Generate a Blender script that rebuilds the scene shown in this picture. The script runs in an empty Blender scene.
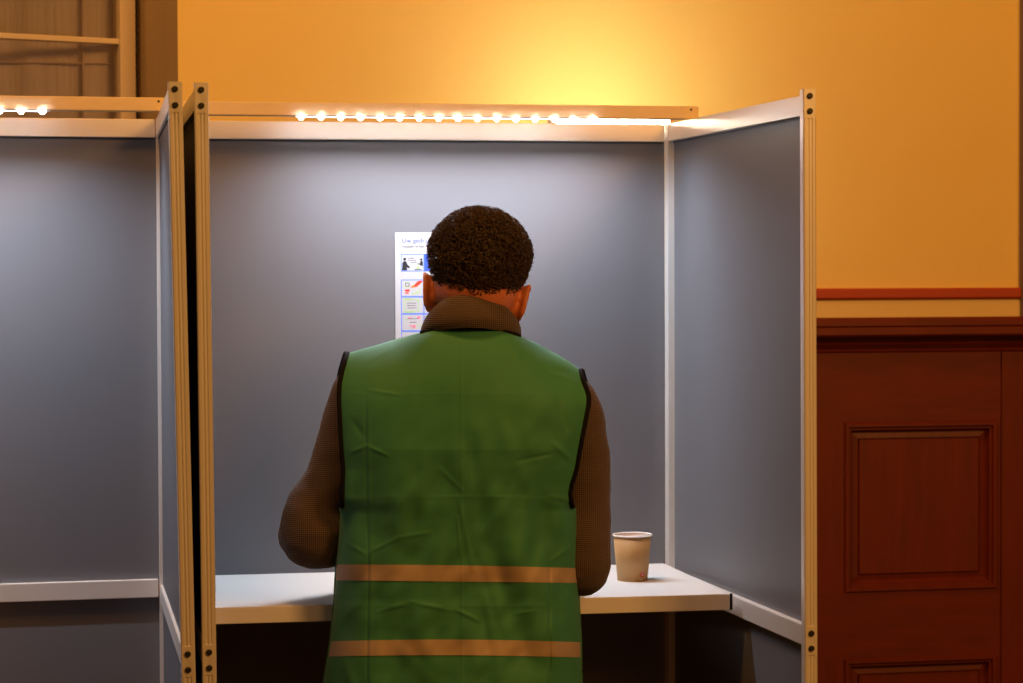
import bpy, bmesh, math, random
from mathutils import Vector, Matrix, noise

random.seed(7)
scene = bpy.context.scene
COL = scene.collection
R = math.radians

# ------------------------------------------------------------------ camera
FPX = 2400.0
EYE = 1.62
ROLL = 0.0035
cam_d = bpy.data.cameras.new('camera')
cam = bpy.data.objects.new('camera', cam_d)
COL.objects.link(cam)
cam_d.sensor_width = 36.0
cam_d.lens = FPX / 1023 * 36.0
cam_d.clip_start = 0.05
cam_d.dof.use_dof = True
cam_d.dof.focus_distance = 4.0
cam_d.dof.aperture_fstop = 7.0
pitch = math.atan((341.5 - 273) / FPX)
cam.matrix_world = (Matrix.Translation((0, 0, EYE)) @ Matrix.Rotation(math.pi / 2 - pitch, 4, 'X')
                    @ Matrix.Rotation(-ROLL, 4, 'Z'))
scene.camera = cam

def W(px, py, D):
    """point of the place seen at a photograph pixel, at the distance D"""
    hz = 273 - ROLL * (px - 511.5)
    return Vector(((px - 511.5) / FPX * D, D, EYE + (hz - py) / FPX * D))

# ------------------------------------------------------------------ world, room light, exposure
world = bpy.data.worlds.new('room_air')
scene.world = world
world.use_nodes = True
bg = world.node_tree.nodes['Background']
bg.inputs[0].default_value = (1.0, 0.50, 0.17, 1)
bg.inputs[1].default_value = 0.018

def area_light(name, loc, target, size, power, color, parent=None, size_y=None):
    l = bpy.data.lights.new(name, 'AREA')
    l.energy = power
    l.color = color
    l.size = size
    if size_y:
        l.shape = 'RECTANGLE'
        l.size_y = size_y
    o = bpy.data.objects.new(name, l)
    COL.objects.link(o)
    o.location = loc
    o.rotation_euler = (Vector(target) - Vector(loc)).to_track_quat('-Z', 'Y').to_euler()
    if parent:
        o.parent = parent
    return o

WARM = (1.0, 0.43, 0.095)
area_light('ceiling_lamp_light', (2.3, 1.2, 3.5), (0.3, 4.6, 1.5), 0.8, 80, WARM)
area_light('hall_lamp_light', (1.9, -1.0, 3.4), (-0.2, 4.4, 1.4), 1.0, 24, WARM)
area_light('left_wall_fill_light', (-0.9, 3.2, 4.3), (-0.7, 5.1, 2.0), 0.6, 54, WARM)  # added fill brightening the left wall and window, no visible source

scene.view_settings.view_transform = 'Standard'
scene.view_settings.look = 'None'
scene.view_settings.exposure = 0.0
scene.view_settings.gamma = 1.0
scene.view_settings.use_curve_mapping = False
scene.cycles.use_denoising = True
scene.cycles.max_bounces = 8

# ------------------------------------------------------------------ materials
def srgb(r, g, b):
    f = lambda c: (c / 255 / 12.92) if c / 255 <= 0.04045 else ((c / 255 + 0.055) / 1.055) ** 2.4
    return (f(r), f(g), f(b), 1)

def mat(name, color, rough=0.5, metal=0.0, bump=None, var=None, spec=0.5, emit=None, sheen=0, coat=0):
    """bump = (scale, strength, distance, stretch xyz); var = (scale, amount, stretch)"""
    m = bpy.data.materials.new(name)
    m.use_nodes = True
    nt = m.node_tree
    p = nt.nodes['Principled BSDF']
    c = color if len(color) == 4 else (*color, 1)
    p.inputs['Base Color'].default_value = c
    p.inputs['Roughness'].default_value = rough
    p.inputs['Metallic'].default_value = metal
    p.inputs['Specular IOR Level'].default_value = spec
    if sheen:
        p.inputs['Sheen Weight'].default_value = sheen
    if coat:
        p.inputs['Coat Weight'].default_value = coat
    if emit:
        p.inputs['Emission Color'].default_value = (*emit[0], 1)
        p.inputs['Emission Strength'].default_value = emit[1]
    tc = nt.nodes.new('ShaderNodeTexCoord')
    def tex(scale, stretch, detail=4):
        mp = nt.nodes.new('ShaderNodeMapping')
        mp.inputs['Scale'].default_value = stretch
        nt.links.new(tc.outputs['Object'], mp.inputs[0])
        n = nt.nodes.new('ShaderNodeTexNoise')
        n.inputs['Scale'].default_value = scale
        n.inputs['Detail'].default_value = detail
        nt.links.new(mp.outputs[0], n.inputs['Vector'])
        return n
    if bump:
        n = tex(bump[0], bump[3] if len(bump) > 3 else (1, 1, 1))
        b = nt.nodes.new('ShaderNodeBump')
        b.inputs['Strength'].default_value = bump[1]
        b.inputs['Distance'].default_value = bump[2]
        nt.links.new(n.outputs[0], b.inputs['Height'])
        nt.links.new(b.outputs[0], p.inputs['Normal'])
    if var:
        n = tex(var[0], var[2] if len(var) > 2 else (1, 1, 1))
        mx = nt.nodes.new('ShaderNodeMix')
        mx.data_type = 'RGBA'
        a = var[1]
        mx.inputs[6].default_value = (c[0] * (1 - a), c[1] * (1 - a), c[2] * (1 - a), 1)
        mx.inputs[7].default_value = (min(1, c[0] * (1 + a)), min(1, c[1] * (1 + a)), min(1, c[2] * (1 + a)), 1)
        nt.links.new(n.outputs[0], mx.inputs[0])
        nt.links.new(mx.outputs[2], p.inputs['Base Color'])
    return m

M = {}
M['plaster'] = mat('yellow_plaster', (0.90, 0.68, 0.23), 0.75, bump=(60, 0.15, 0.002), var=(1.2, 0.05))
M['plaster_pale'] = mat('pale_band_plaster', (0.78, 0.60, 0.27), 0.7, bump=(60, 0.12, 0.002))
M['red_trim'] = mat('red_painted_trim', (0.42, 0.055, 0.02), 0.5)
M['mahogany'] = mat('mahogany', (0.128, 0.0125, 0.003), 0.48, bump=(14, 0.12, 0.001, (1, 1, 9)), var=(7, 0.38, (1.2, 1.2, 7)))
M['mahogany_up'] = mat('mahogany_upright', (0.128, 0.0125, 0.003), 0.48, bump=(14, 0.12, 0.001, (9, 9, 1)), var=(7, 0.38, (8, 8, 1.0)))
M['alu'] = mat('satin_aluminium', (0.84, 0.82, 0.79), 0.38, metal=0.35, bump=(30, 0.05, 0.001, (6, 6, 0.5)))
M['alu_slot'] = mat('aluminium_slot', (0.40, 0.37, 0.34), 0.5, metal=0.5)
M['black'] = mat('black_plastic', (0.012, 0.012, 0.012), 0.45)
M['panel'] = mat('grey_panel_laminate', (0.142, 0.144, 0.162), 0.50, bump=(420, 0.08, 0.0006), var=(2.0, 0.04))
M['shade_line'] = mat('shade_and_screw_dark', (0.05, 0.05, 0.055), 0.6)  # dark tone of the screws and of the shade painted under top rails
M['shelf'] = mat('white_laminate', (0.80, 0.80, 0.78), 0.40, bump=(300, 0.03, 0.0004))
M['bar'] = mat('pale_wooden_batten', (0.92, 0.76, 0.52), 0.6, var=(18, 0.08, (1, 6, 6)))
M['led'] = mat('led_chip', (1, 1, 1), 0.4, emit=((0.86, 0.93, 1.0), 78))
M['led_strip'] = mat('led_strip_lit', (0.9, 0.9, 0.9), 0.4, emit=((0.88, 0.94, 1.0), 2.2))
M['led_off'] = mat('grey_flex', (0.30, 0.31, 0.33), 0.5)
M['tube'] = mat('fluorescent_tube', (1, 1, 1), 0.4, emit=((1.0, 0.93, 0.72), 92))
M['orange_cap'] = mat('orange_cap', (0.72, 0.30, 0.06), 0.5)
M['white_metal'] = mat('white_enamel', (0.8, 0.8, 0.78), 0.4)
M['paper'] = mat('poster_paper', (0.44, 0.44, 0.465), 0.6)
M['ink_blue'] = mat('blue_ink', srgb(92, 128, 226), 0.6)
M['ink_pale'] = mat('pale_blue_ink', srgb(50, 82, 190), 0.6)
M['ink_grey'] = mat('grey_ink', srgb(50, 54, 66), 0.6)
M['ink_black'] = mat('black_ink', srgb(22, 24, 34), 0.6)
M['ink_red'] = mat('red_ink', srgb(232, 48, 28), 0.6)
M['ink_orange'] = mat('orange_ink', srgb(240, 130, 30), 0.6)
M['ink_green'] = mat('green_ink', srgb(150, 190, 110), 0.6)
M['ink_pink'] = mat('pink_ink', srgb(226, 110, 130), 0.6)
M['cup'] = mat('tan_cup_card', (0.52, 0.30, 0.11), 0.55, var=(14, 0.06))
M['cup_white'] = mat('white_cup_card', (0.93, 0.92, 0.90), 0.45)
M['tea_red'] = mat('red_tag', (0.75, 0.05, 0.035), 0.5)
M['coffee'] = mat('tea', (0.28, 0.10, 0.03), 0.1)
M['casement'] = mat('cream_paint', (0.66, 0.56, 0.44), 0.5)
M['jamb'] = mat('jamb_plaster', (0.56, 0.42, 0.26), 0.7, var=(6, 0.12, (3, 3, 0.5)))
M['blind'] = mat('brown_net_curtain', (0.92, 0.88, 0.97), 0.9, var=(7, 0.10, (9, 9, 0.4)), bump=(20, 0.4, 0.01, (6, 6, 0.3)))
M['dark'] = mat('dark_seal', (0.02, 0.015, 0.012), 0.6)
M['mauve'] = mat('mauve_paint', (0.20, 0.15, 0.16), 0.6)
M['floor'] = mat('oak_parquet', (0.20, 0.10, 0.045), 0.45, var=(5, 0.35, (1, 9, 1)))
M['skin'] = mat('skin', (0.60, 0.20, 0.10), 0.5, bump=(160, 0.1, 0.001), var=(12, 0.08))
M['skin'].node_tree.nodes['Principled BSDF'].inputs['Subsurface Weight'].default_value = 0.25
M['skin'].node_tree.nodes['Principled BSDF'].inputs['Subsurface Radius'].default_value = (0.02, 0.006, 0.003)
M['hair'] = mat('dark_brown_hair', (0.032, 0.017, 0.009), 0.5, spec=0.35)
M['hair_tip'] = mat('brown_hair_curl', (0.050, 0.030, 0.019), 0.5, spec=0.3)
M['trousers'] = mat('dark_denim', (0.02, 0.025, 0.04), 0.8, bump=(300, 0.2, 0.001))
M['shoe'] = mat('black_leather', (0.02, 0.018, 0.016), 0.4)
M['eye'] = mat('eye_white', (0.8, 0.78, 0.75), 0.2)
M['iris'] = mat('brown_iris', (0.08, 0.03, 0.01), 0.2)
M['lip'] = mat('lip', (0.42, 0.13, 0.09), 0.5)
M['vest'] = mat('green_polyester', (0.048, 0.228, 0.118), 0.62, sheen=0.05, spec=0.25, bump=(900, 0.10, 0.0004))
M['trim'] = mat('black_binding', (0.007, 0.007, 0.008), 0.8, spec=0.1)
M['strip'] = mat('reflective_tape', (0.40, 0.31, 0.22), 0.55, bump=(700, 0.1, 0.0003))

def knit_material():
    m = bpy.data.materials.new('brown_waffle_knit')
    m.use_nodes = True
    nt = m.node_tree
    p = nt.nodes['Principled BSDF']
    p.inputs['Roughness'].default_value = 0.95
    p.inputs['Sheen Weight'].default_value = 0.15
    p.inputs['Specular IOR Level'].default_value = 0.15
    tc = nt.nodes.new('ShaderNodeTexCoord')
    def wave(axis, scale):
        w = nt.nodes.new('ShaderNodeTexWave')
        w.wave_type = 'BANDS'
        w.bands_direction = axis
        w.inputs['Scale'].default_value = scale
        w.inputs['Distortion'].default_value = 0.9
        w.inputs['Detail'].default_value = 1.0
        w.inputs['Detail Scale'].default_value = 1.5
        nt.links.new(tc.outputs['Object'], w.inputs['Vector'])
        return w
    a = wave('Z', 100)
    b = wave('X', 96)
    mul = nt.nodes.new('ShaderNodeMath')
    mul.operation = 'MULTIPLY'
    nt.links.new(a.outputs['Fac'], mul.inputs[0])
    nt.links.new(b.outputs['Fac'], mul.inputs[1])
    ramp = nt.nodes.new('ShaderNodeValToRGB')
    ramp.color_ramp.elements[0].color = (0.075, 0.052, 0.040, 1)  # darker colour paints the shade inside the waffle holes
    ramp.color_ramp.elements[1].color = (0.165, 0.120, 0.10, 1)
    ramp.color_ramp.elements[1].position = 0.7
    nt.links.new(mul.outputs[0], ramp.inputs[0])
    nt.links.new(ramp.outputs[0], p.inputs['Base Color'])
    bp = nt.nodes.new('ShaderNodeBump')
    bp.inputs['Strength'].default_value = 0.7
    bp.inputs['Distance'].default_value = 0.002
    nt.links.new(mul.outputs[0], bp.inputs['Height'])
    nt.links.new(bp.outputs[0], p.inputs['Normal'])
    return m
M['knit'] = knit_material()

def glass_material():
    m = bpy.data.materials.new('window_glass')
    m.use_nodes = True
    nt = m.node_tree
    nt.nodes.remove(nt.nodes['Principled BSDF'])
    out = nt.nodes['Material Output']
    tr = nt.nodes.new('ShaderNodeBsdfTransparent')
    tr.inputs[0].default_value = (0.9, 0.88, 0.86, 1)
    gl = nt.nodes.new('ShaderNodeBsdfGlossy')
    gl.inputs['Roughness'].default_value = 0.05
    fr = nt.nodes.new('ShaderNodeFresnel')
    fr.inputs['IOR'].default_value = 1.5
    mx = nt.nodes.new('ShaderNodeMixShader')
    nt.links.new(fr.outputs[0], mx.inputs[0])
    nt.links.new(tr.outputs[0], mx.inputs[1])
    nt.links.new(gl.outputs[0], mx.inputs[2])
    nt.links.new(mx.outputs[0], out.inputs[0])
    return m
M['glass'] = glass_material()

# ------------------------------------------------------------------ helpers
def link(name, me, material, parent=None, smooth=False, loc=None):
    """one mesh object; coordinates of the mesh are in the parent's frame"""
    if material:
        me.materials.append(material)
    if smooth:
        for p in me.polygons:
            p.use_smooth = True
    o = bpy.data.objects.new(name, me)
    COL.objects.link(o)
    if parent:
        o.parent = parent
    if loc:
        o.location = loc
    return o

def bm_obj(name, bm, material, parent=None, smooth=False, loc=None):
    me = bpy.data.meshes.new(name)
    bmesh.ops.recalc_face_normals(bm, faces=bm.faces)
    bm.to_mesh(me)
    bm.free()
    return link(name, me, material, parent, smooth, loc)

def empty(name, loc, label=None, cat=None, group=None, kind=None, rz=0):
    o = bpy.data.objects.new(name, None)
    COL.objects.link(o)
    o.empty_display_size = 0.05
    o.location = loc
    o.rotation_euler = (0, 0, rz)
    tag(o, label, cat, group, kind)
    return o

def tag(o, label=None, cat=None, group=None, kind=None):
    if label: o['label'] = label
    if cat: o['category'] = cat
    if group: o['group'] = group
    if kind: o['kind'] = kind
    return o

def add_box(bm, c, s, mtx=None, bevel=0.0):
    r = bmesh.ops.create_cube(bm, size=1)
    vs = r['verts']
    for v in vs:
        v.co = Vector((v.co.x * s[0] + c[0], v.co.y * s[1] + c[1], v.co.z * s[2] + c[2]))
    if bevel:
        es = list({e for v in vs for e in v.link_edges})
        rb = bmesh.ops.bevel(bm, geom=es, offset=bevel, segments=2, affect='EDGES', profile=0.5)
        vs = list({v for f in rb['faces'] for v in f.verts} | {v for v in vs if v.is_valid})
    if mtx:
        for v in vs:
            v.co = mtx @ v.co
    return vs

def box(name, c, s, material, parent=None, mtx=None, bevel=0.0):
    bm = bmesh.new()
    add_box(bm, c, s, mtx, bevel)
    return bm_obj(name, bm, material, parent)

def frame_of(t, up=Vector((0, 0, 1))):
    t = t.normalized()
    a = up.cross(t)
    if a.length < 1e-4:
        a = Vector((1, 0, 0)).cross(t)
    a.normalize()
    return a, t.cross(a).normalized()

def add_tube(bm, pts, radii, seg=12, cap=True, flat=None):
    pts = [Vector(p) for p in pts]
    if not hasattr(radii, '__len__'):
        radii = [radii] * len(pts)
    rings = []
    n = len(pts)
    a = None
    for i, p in enumerate(pts):
        t = (pts[min(i + 1, n - 1)] - pts[max(i - 1, 0)]).normalized()
        if a is None:
            a, b = frame_of(t)
        else:
            a = (a - t * a.dot(t))
            a.normalize()
            b = t.cross(a)
        k = flat if flat else 1.0
        rings.append([bm.verts.new(p + (a * math.cos(2 * math.pi * j / seg) + b * k * math.sin(2 * math.pi * j / seg)) * radii[i]) for j in range(seg)])
    for r0, r1 in zip(rings, rings[1:]):
        for j in range(seg):
            bm.faces.new((r0[j], r0[(j + 1) % seg], r1[(j + 1) % seg], r1[j]))
    if cap:
        bm.faces.new(rings[0][::-1])
        bm.faces.new(rings[-1])
    return rings

def add_ball(bm, c, s, mtx=None, u=20, v=14):
    r = bmesh.ops.create_uvsphere(bm, u_segments=u, v_segments=v, radius=1)
    for w in r['verts']:
        w.co = Vector((w.co.x * s[0], w.co.y * s[1], w.co.z * s[2]))
        if mtx:
            w.co = mtx @ w.co
        w.co = w.co + Vector(c)
    return r['verts']

def spline(pts, n):
    """Catmull-Rom through control tuples of any length"""
    P = [pts[0]] + list(pts) + [pts[-1]]
    out = []
    for i in range(1, len(P) - 2):
        for k in range(n):
            t = k / n
            out.append(tuple(0.5 * (2 * P[i][d] + (P[i + 1][d] - P[i - 1][d]) * t +
                       (2 * P[i - 1][d] - 5 * P[i][d] + 4 * P[i + 1][d] - P[i + 2][d]) * t * t +
                       (3 * P[i][d] - P[i - 1][d] - 3 * P[i + 1][d] + P[i + 2][d]) * t ** 3) for d in range(len(P[0]))))
    out.append(tuple(pts[-1]))
    return out

def interp(tab, x):
    if x <= tab[0][0]:
        return tab[0][1]
    for (x0, y0), (x1, y1) in zip(tab, tab[1:]):
        if x <= x1:
            return y0 + (y1 - y0) * (x - x0) / (x1 - x0)
    return tab[-1][1]

def fused(name, bm, voxel, material, parent, smooth_iter=4, post=None):
    """one closed skin grown over overlapping volumes"""
    me = bpy.data.meshes.new(name + '_raw')
    bmesh.ops.recalc_face_normals(bm, faces=bm.faces)
    bm.to_mesh(me)
    bm.free()
    o = bpy.data.objects.new(name + '_raw', me)
    COL.objects.link(o)
    md = o.modifiers.new('r', 'REMESH')
    md.mode = 'VOXEL'
    md.voxel_size = voxel
    ms = o.modifiers.new('s', 'SMOOTH')
    ms.iterations = smooth_iter
    ms.factor = 0.6
    bpy.context.view_layer.update()
    dg = bpy.context.evaluated_depsgraph_get()
    me2 = bpy.data.meshes.new_from_object(o.evaluated_get(dg))
    me2.name = name
    bpy.data.objects.remove(o)
    bpy.data.meshes.remove(me)
    me2.materials.clear()
    if post:
        post(me2)
    return link(name, me2, material, parent, smooth=True)

# ------------------------------------------------------------------ the room
TH = R(10.8)
room = Matrix.Translation((0, 5.1, 0)) @ Matrix.Rotation(TH, 4, 'Z')     # x along the wall, y into it

def setting(name, bm, material):
    o = bm_obj(name, bm, material)
    o.matrix_world = room
    o['kind'] = 'structure'
    return o

floor = box('floor', (0, 1.2, -0.05), (9.0, 9.6, 0.1), M['floor'])
floor['kind'] = 'structure'

H = 4.6
S_WIN = -0.699        # where the yellow wall ends at the window
S_END = 1.1445        # where it ends at the right
bm = bmesh.new()
add_box(bm, ((S_WIN + S_END) / 2, 0.16, H / 2), (S_END - S_WIN, 0.32, H))
add_box(bm, (-3.0, 0.16, H / 2), (2.4, 0.32, H))
add_box(bm, ((-1.8 + S_WIN) / 2, 0.16, 0.40), (1.8 + S_WIN, 0.32, 0.80))
add_box(bm, ((-1.8 + S_WIN) / 2, 0.16, H - 0.6), (1.8 + S_WIN, 0.32, 1.2))
wall = setting('wall_back', bm, M['plaster'])

def profile_run(pts, s0, s1):
    """extrude a (depth, height) profile along the wall"""
    bm = bmesh.new()
    a = [bm.verts.new((s0, y, z)) for y, z in pts]
    b = [bm.verts.new((s1, y, z)) for y, z in pts]
    n = len(pts)
    for i in range(n):
        bm.faces.new((a[i], a[(i + 1) % n], b[(i + 1) % n], b[i]))
    bm.faces.new(a)
    bm.faces.new(b[::-1])
    return bm

setting('trim_1', profile_run([(0.0, 1.560), (-0.010, 1.560), (-0.013, 1.564), (-0.013, 1.580), (-0.010, 1.584), (0.0, 1.584)], S_WIN, S_END), M['red_trim'])
setting('trim_2', profile_run([(0.0, 1.52), (-0.006, 1.52), (-0.006, 1.5575), (0.0, 1.5595)], S_WIN, S_END), M['plaster_pale'])
# moulded dado rail
setting('trim_3', profile_run([(0.0, 1.443), (-0.020, 1.443), (-0.024, 1.447), (-0.020, 1.451), (-0.026, 1.456), (-0.034, 1.463), (-0.030, 1.467),
                               (-0.034, 1.476), (-0.062, 1.480), (-0.066, 1.484), (-0.066, 1.499), (-0.062, 1.501), (-0.066, 1.503),
                               (-0.066, 1.514), (-0.060, 1.5205), (0.0, 1.5205)], S_WIN, 2.6), M['mahogany'])

# wainscot boards below it: rails, stiles and raised fields
wains = empty('trim_4', (0, 0, 0), kind='structure')
wains.matrix_world = room
PX0, PX1 = 0.7322, 1.0854
pitch_s = 0.452
rows = [(0.920, 1.292), (0.40, 0.775)]
cols = [(PX0 - pitch_s * k, PX1 - pitch_s * k) for k in range(0, 4)]
bm = bmesh.new()
zs = [0.0, 0.40, 0.775, 0.920, 1.292, 1.443]
for za, zb in ((0.0, 0.40), (0.775, 0.920), (1.292, 1.443)):
    add_box(bm, ((S_WIN + 1.094) / 2, -0.010, (za + zb) / 2), (1.094 - S_WIN, 0.020, zb - za))
bm_obj('rail_board', bm, M['mahogany'], wains)
edges = [1.094] + [v for c in cols for v in (c[1], c[0])] + [S_WIN]
for i in range(0, len(edges) - 1, 2):
    a, b = edges[i], edges[i + 1]
    if a - b > 0.004:
        bm = bmesh.new()
        for za, zb in rows:
            add_box(bm, ((a + b) / 2, -0.0099, (za + zb) / 2), (a - b, 0.0198, zb - za))
        bm_obj('stile', bm, M['mahogany_up'], wains)
def raised_panel(x0, x1, z0, z1):
    bm = bmesh.new()
    loops = [(0.0, -0.021), (0.003, -0.026), (0.010, -0.026), (0.013, -0.019), (0.017, -0.019), (0.020, -0.010), (0.024, -0.005), (0.036, -0.007), (0.0375, -0.004), (0.039, -0.010), (0.040, -0.010)]
    prev = None
    for off, y in loops:
        ring = [bm.verts.new(v) for v in ((x0 + off, y, z0 + off), (x1 - off, y, z0 + off), (x1 - off, y, z1 - off), (x0 + off, y, z1 - off))]
        if prev:
            for j in range(4):
                bm.faces.new((prev[j], prev[(j + 1) % 4], ring[(j + 1) % 4], ring[j]))
        prev = ring
    bm.faces.new(prev)
    return bm
for c in cols:
    for za, zb in rows:
        if c[0] > S_WIN:
            bm_obj('raised_panel', raised_panel(c[0], c[1], za, zb), M['mahogany_up'], wains)
# end post of the panelling, standing slightly proud, and the passage trim beside it
bm = bmesh.new()
add_box(bm, (1.094 + 0.4, -0.013, 0.7215), (0.8, 0.026, 1.443))
setting('trim_5', bm, M['mahogany_up'])
bm = bmesh.new()
add_box(bm, (S_END + 0.25, 0.02, 1.52 + (H - 1.52) / 2), (0.5, 0.04, H - 1.52))
add_box(bm, (S_END + 0.004, -0.006, 1.52 + (H - 1.52) / 2), (0.008, 0.05, H - 1.52))
setting('trim_6', bm, M['mauve'])
bm = bmesh.new()
add_box(bm, (S_END + 0.021, -0.014, 1.574), (0.040, 0.03, 0.040), bevel=0.003)
add_box(bm, (S_END + 0.024, -0.014, 1.83), (0.036, 0.03, 0.014), bevel=0.003)
add_box(bm, (S_END + 0.030, -0.014, 2.02), (0.040, 0.03, 0.13), bevel=0.003)
setting('trim_7', bm, M['dark'])

# window recess with a casement standing ajar
win = empty('window_1', (0, 0, 0), kind='structure')
win.matrix_world = room
inv = room.inverted()
jx = inv @ W(137, 60, 5.22)
bm = bmesh.new()
pts = [(S_WIN, 0.0), (jx.x, jx.y), (jx.x, 0.34), (S_WIN, 0.34)]
lo = [bm.verts.new((x, y, 0.80)) for x, y in pts]
hi = [bm.verts.new((x, y, H - 1.2)) for x, y in pts]
for j in range(4):
    bm.faces.new((lo[j], lo[(j + 1) % 4], hi[(j + 1) % 4], hi[j]))
bm.faces.new(lo); bm.faces.new(hi)
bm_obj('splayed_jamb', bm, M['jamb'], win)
box('window_sill', ((-1.8 + S_WIN) / 2, 0.15, 0.815), (1.8 + S_WIN, 0.34, 0.03), M['casement'], win)
hx = inv @ W(134.5, 60, 5.17)
cas = Matrix.Translation((hx.x, hx.y, 0)) @ Matrix.Rotation(R(32) - TH, 4, 'Z')      # x runs left as negative
Z0, Z1 = 0.86, 3.36
barz = W(60, 43.5, 5.16).z
CW = 0.62
bm = bmesh.new()
for x0, x1 in ((-0.036, 0.0), (-CW, -CW + 0.036)):
    add_box(bm, ((x0 + x1) / 2, 0, (Z0 + Z1) / 2), (x1 - x0, 0.04, Z1 - Z0), cas, 0.003)
for za, zb in ((Z0, Z0 + 0.05), (Z1 - 0.05, Z1)):
    add_box(bm, (-CW / 2, 0, (za + zb) / 2), (CW - 0.07, 0.038, zb - za), cas)
bm_obj('casement_frame', bm, M['casement'], win)
bm = bmesh.new()
for k in (0, 1):
    add_box(bm, (-CW / 2, 0, barz + k * 0.62), (CW - 0.07, 0.026, 0.012), cas, 0.002)
add_box(bm, (-CW / 2, 0, barz - 0.62), (CW - 0.07, 0.026, 0.012), cas, 0.002)
bm_obj('glazing_bar', bm, M['casement'], win)
box('pane', (-CW / 2, 0.002, (Z0 + Z1) / 2), (CW - 0.07, 0.004, Z1 - Z0 - 0.1), M['glass'], win, cas)
# spring seal down the hinge side
bm = bmesh.new()
pts = []
for k in range(300):
    z = Z0 + 0.02 + k * (Z1 - Z0 - 0.04) / 300
    pts.append(cas @ Vector((0.0045 + (0.0022 if k % 2 else 0), -0.012, z)))
add_tube(bm, pts, 0.0026, 5)
bm_obj('seal', bm, M['dark'], win)
# net curtain hanging behind the glass, with the outer sash bars showing through as ridges
bm = bmesh.new()
prev = None
for i in range(181):
    s = -1.82 + i * (jx.x + 1.82 + 0.0) / 180
    y = 0.245 + 0.004 * math.sin(s * 46) + 0.002 * math.sin(s * 103 + 1)
    cur = (bm.verts.new((s, y, 0.83)), bm.verts.new((s, y, H - 1.2)))
    if prev:
        bm.faces.new((prev[0], cur[0], cur[1], prev[1]))
    prev = cur
bm_obj('net_curtain', bm, M['blind'], win, smooth=True)
bm = bmesh.new()
vx = inv @ W(85, 60, 5.30)
vz = W(85, 69, 5.30).z
add_box(bm, (vx.x, 0.236, (0.83 + 3.4) / 2), (0.005, 0.012, 2.57))
add_box(bm, ((vx.x - 0.25), 0.236, vz), (0.62, 0.008, 0.003))
bm_obj('outer_sash_bar', bm, mat('sash_brown', (0.84, 0.76, 0.80), 0.6), win)
bm = bmesh.new()
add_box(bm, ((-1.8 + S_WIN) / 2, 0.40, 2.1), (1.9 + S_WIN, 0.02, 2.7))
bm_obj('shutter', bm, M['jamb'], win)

# ------------------------------------------------------------------ voting booths
Z_RAIL = 1.900
Z_POST = 1.909
Z_MID = 1.062
Z_SHELF = 1.067

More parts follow.
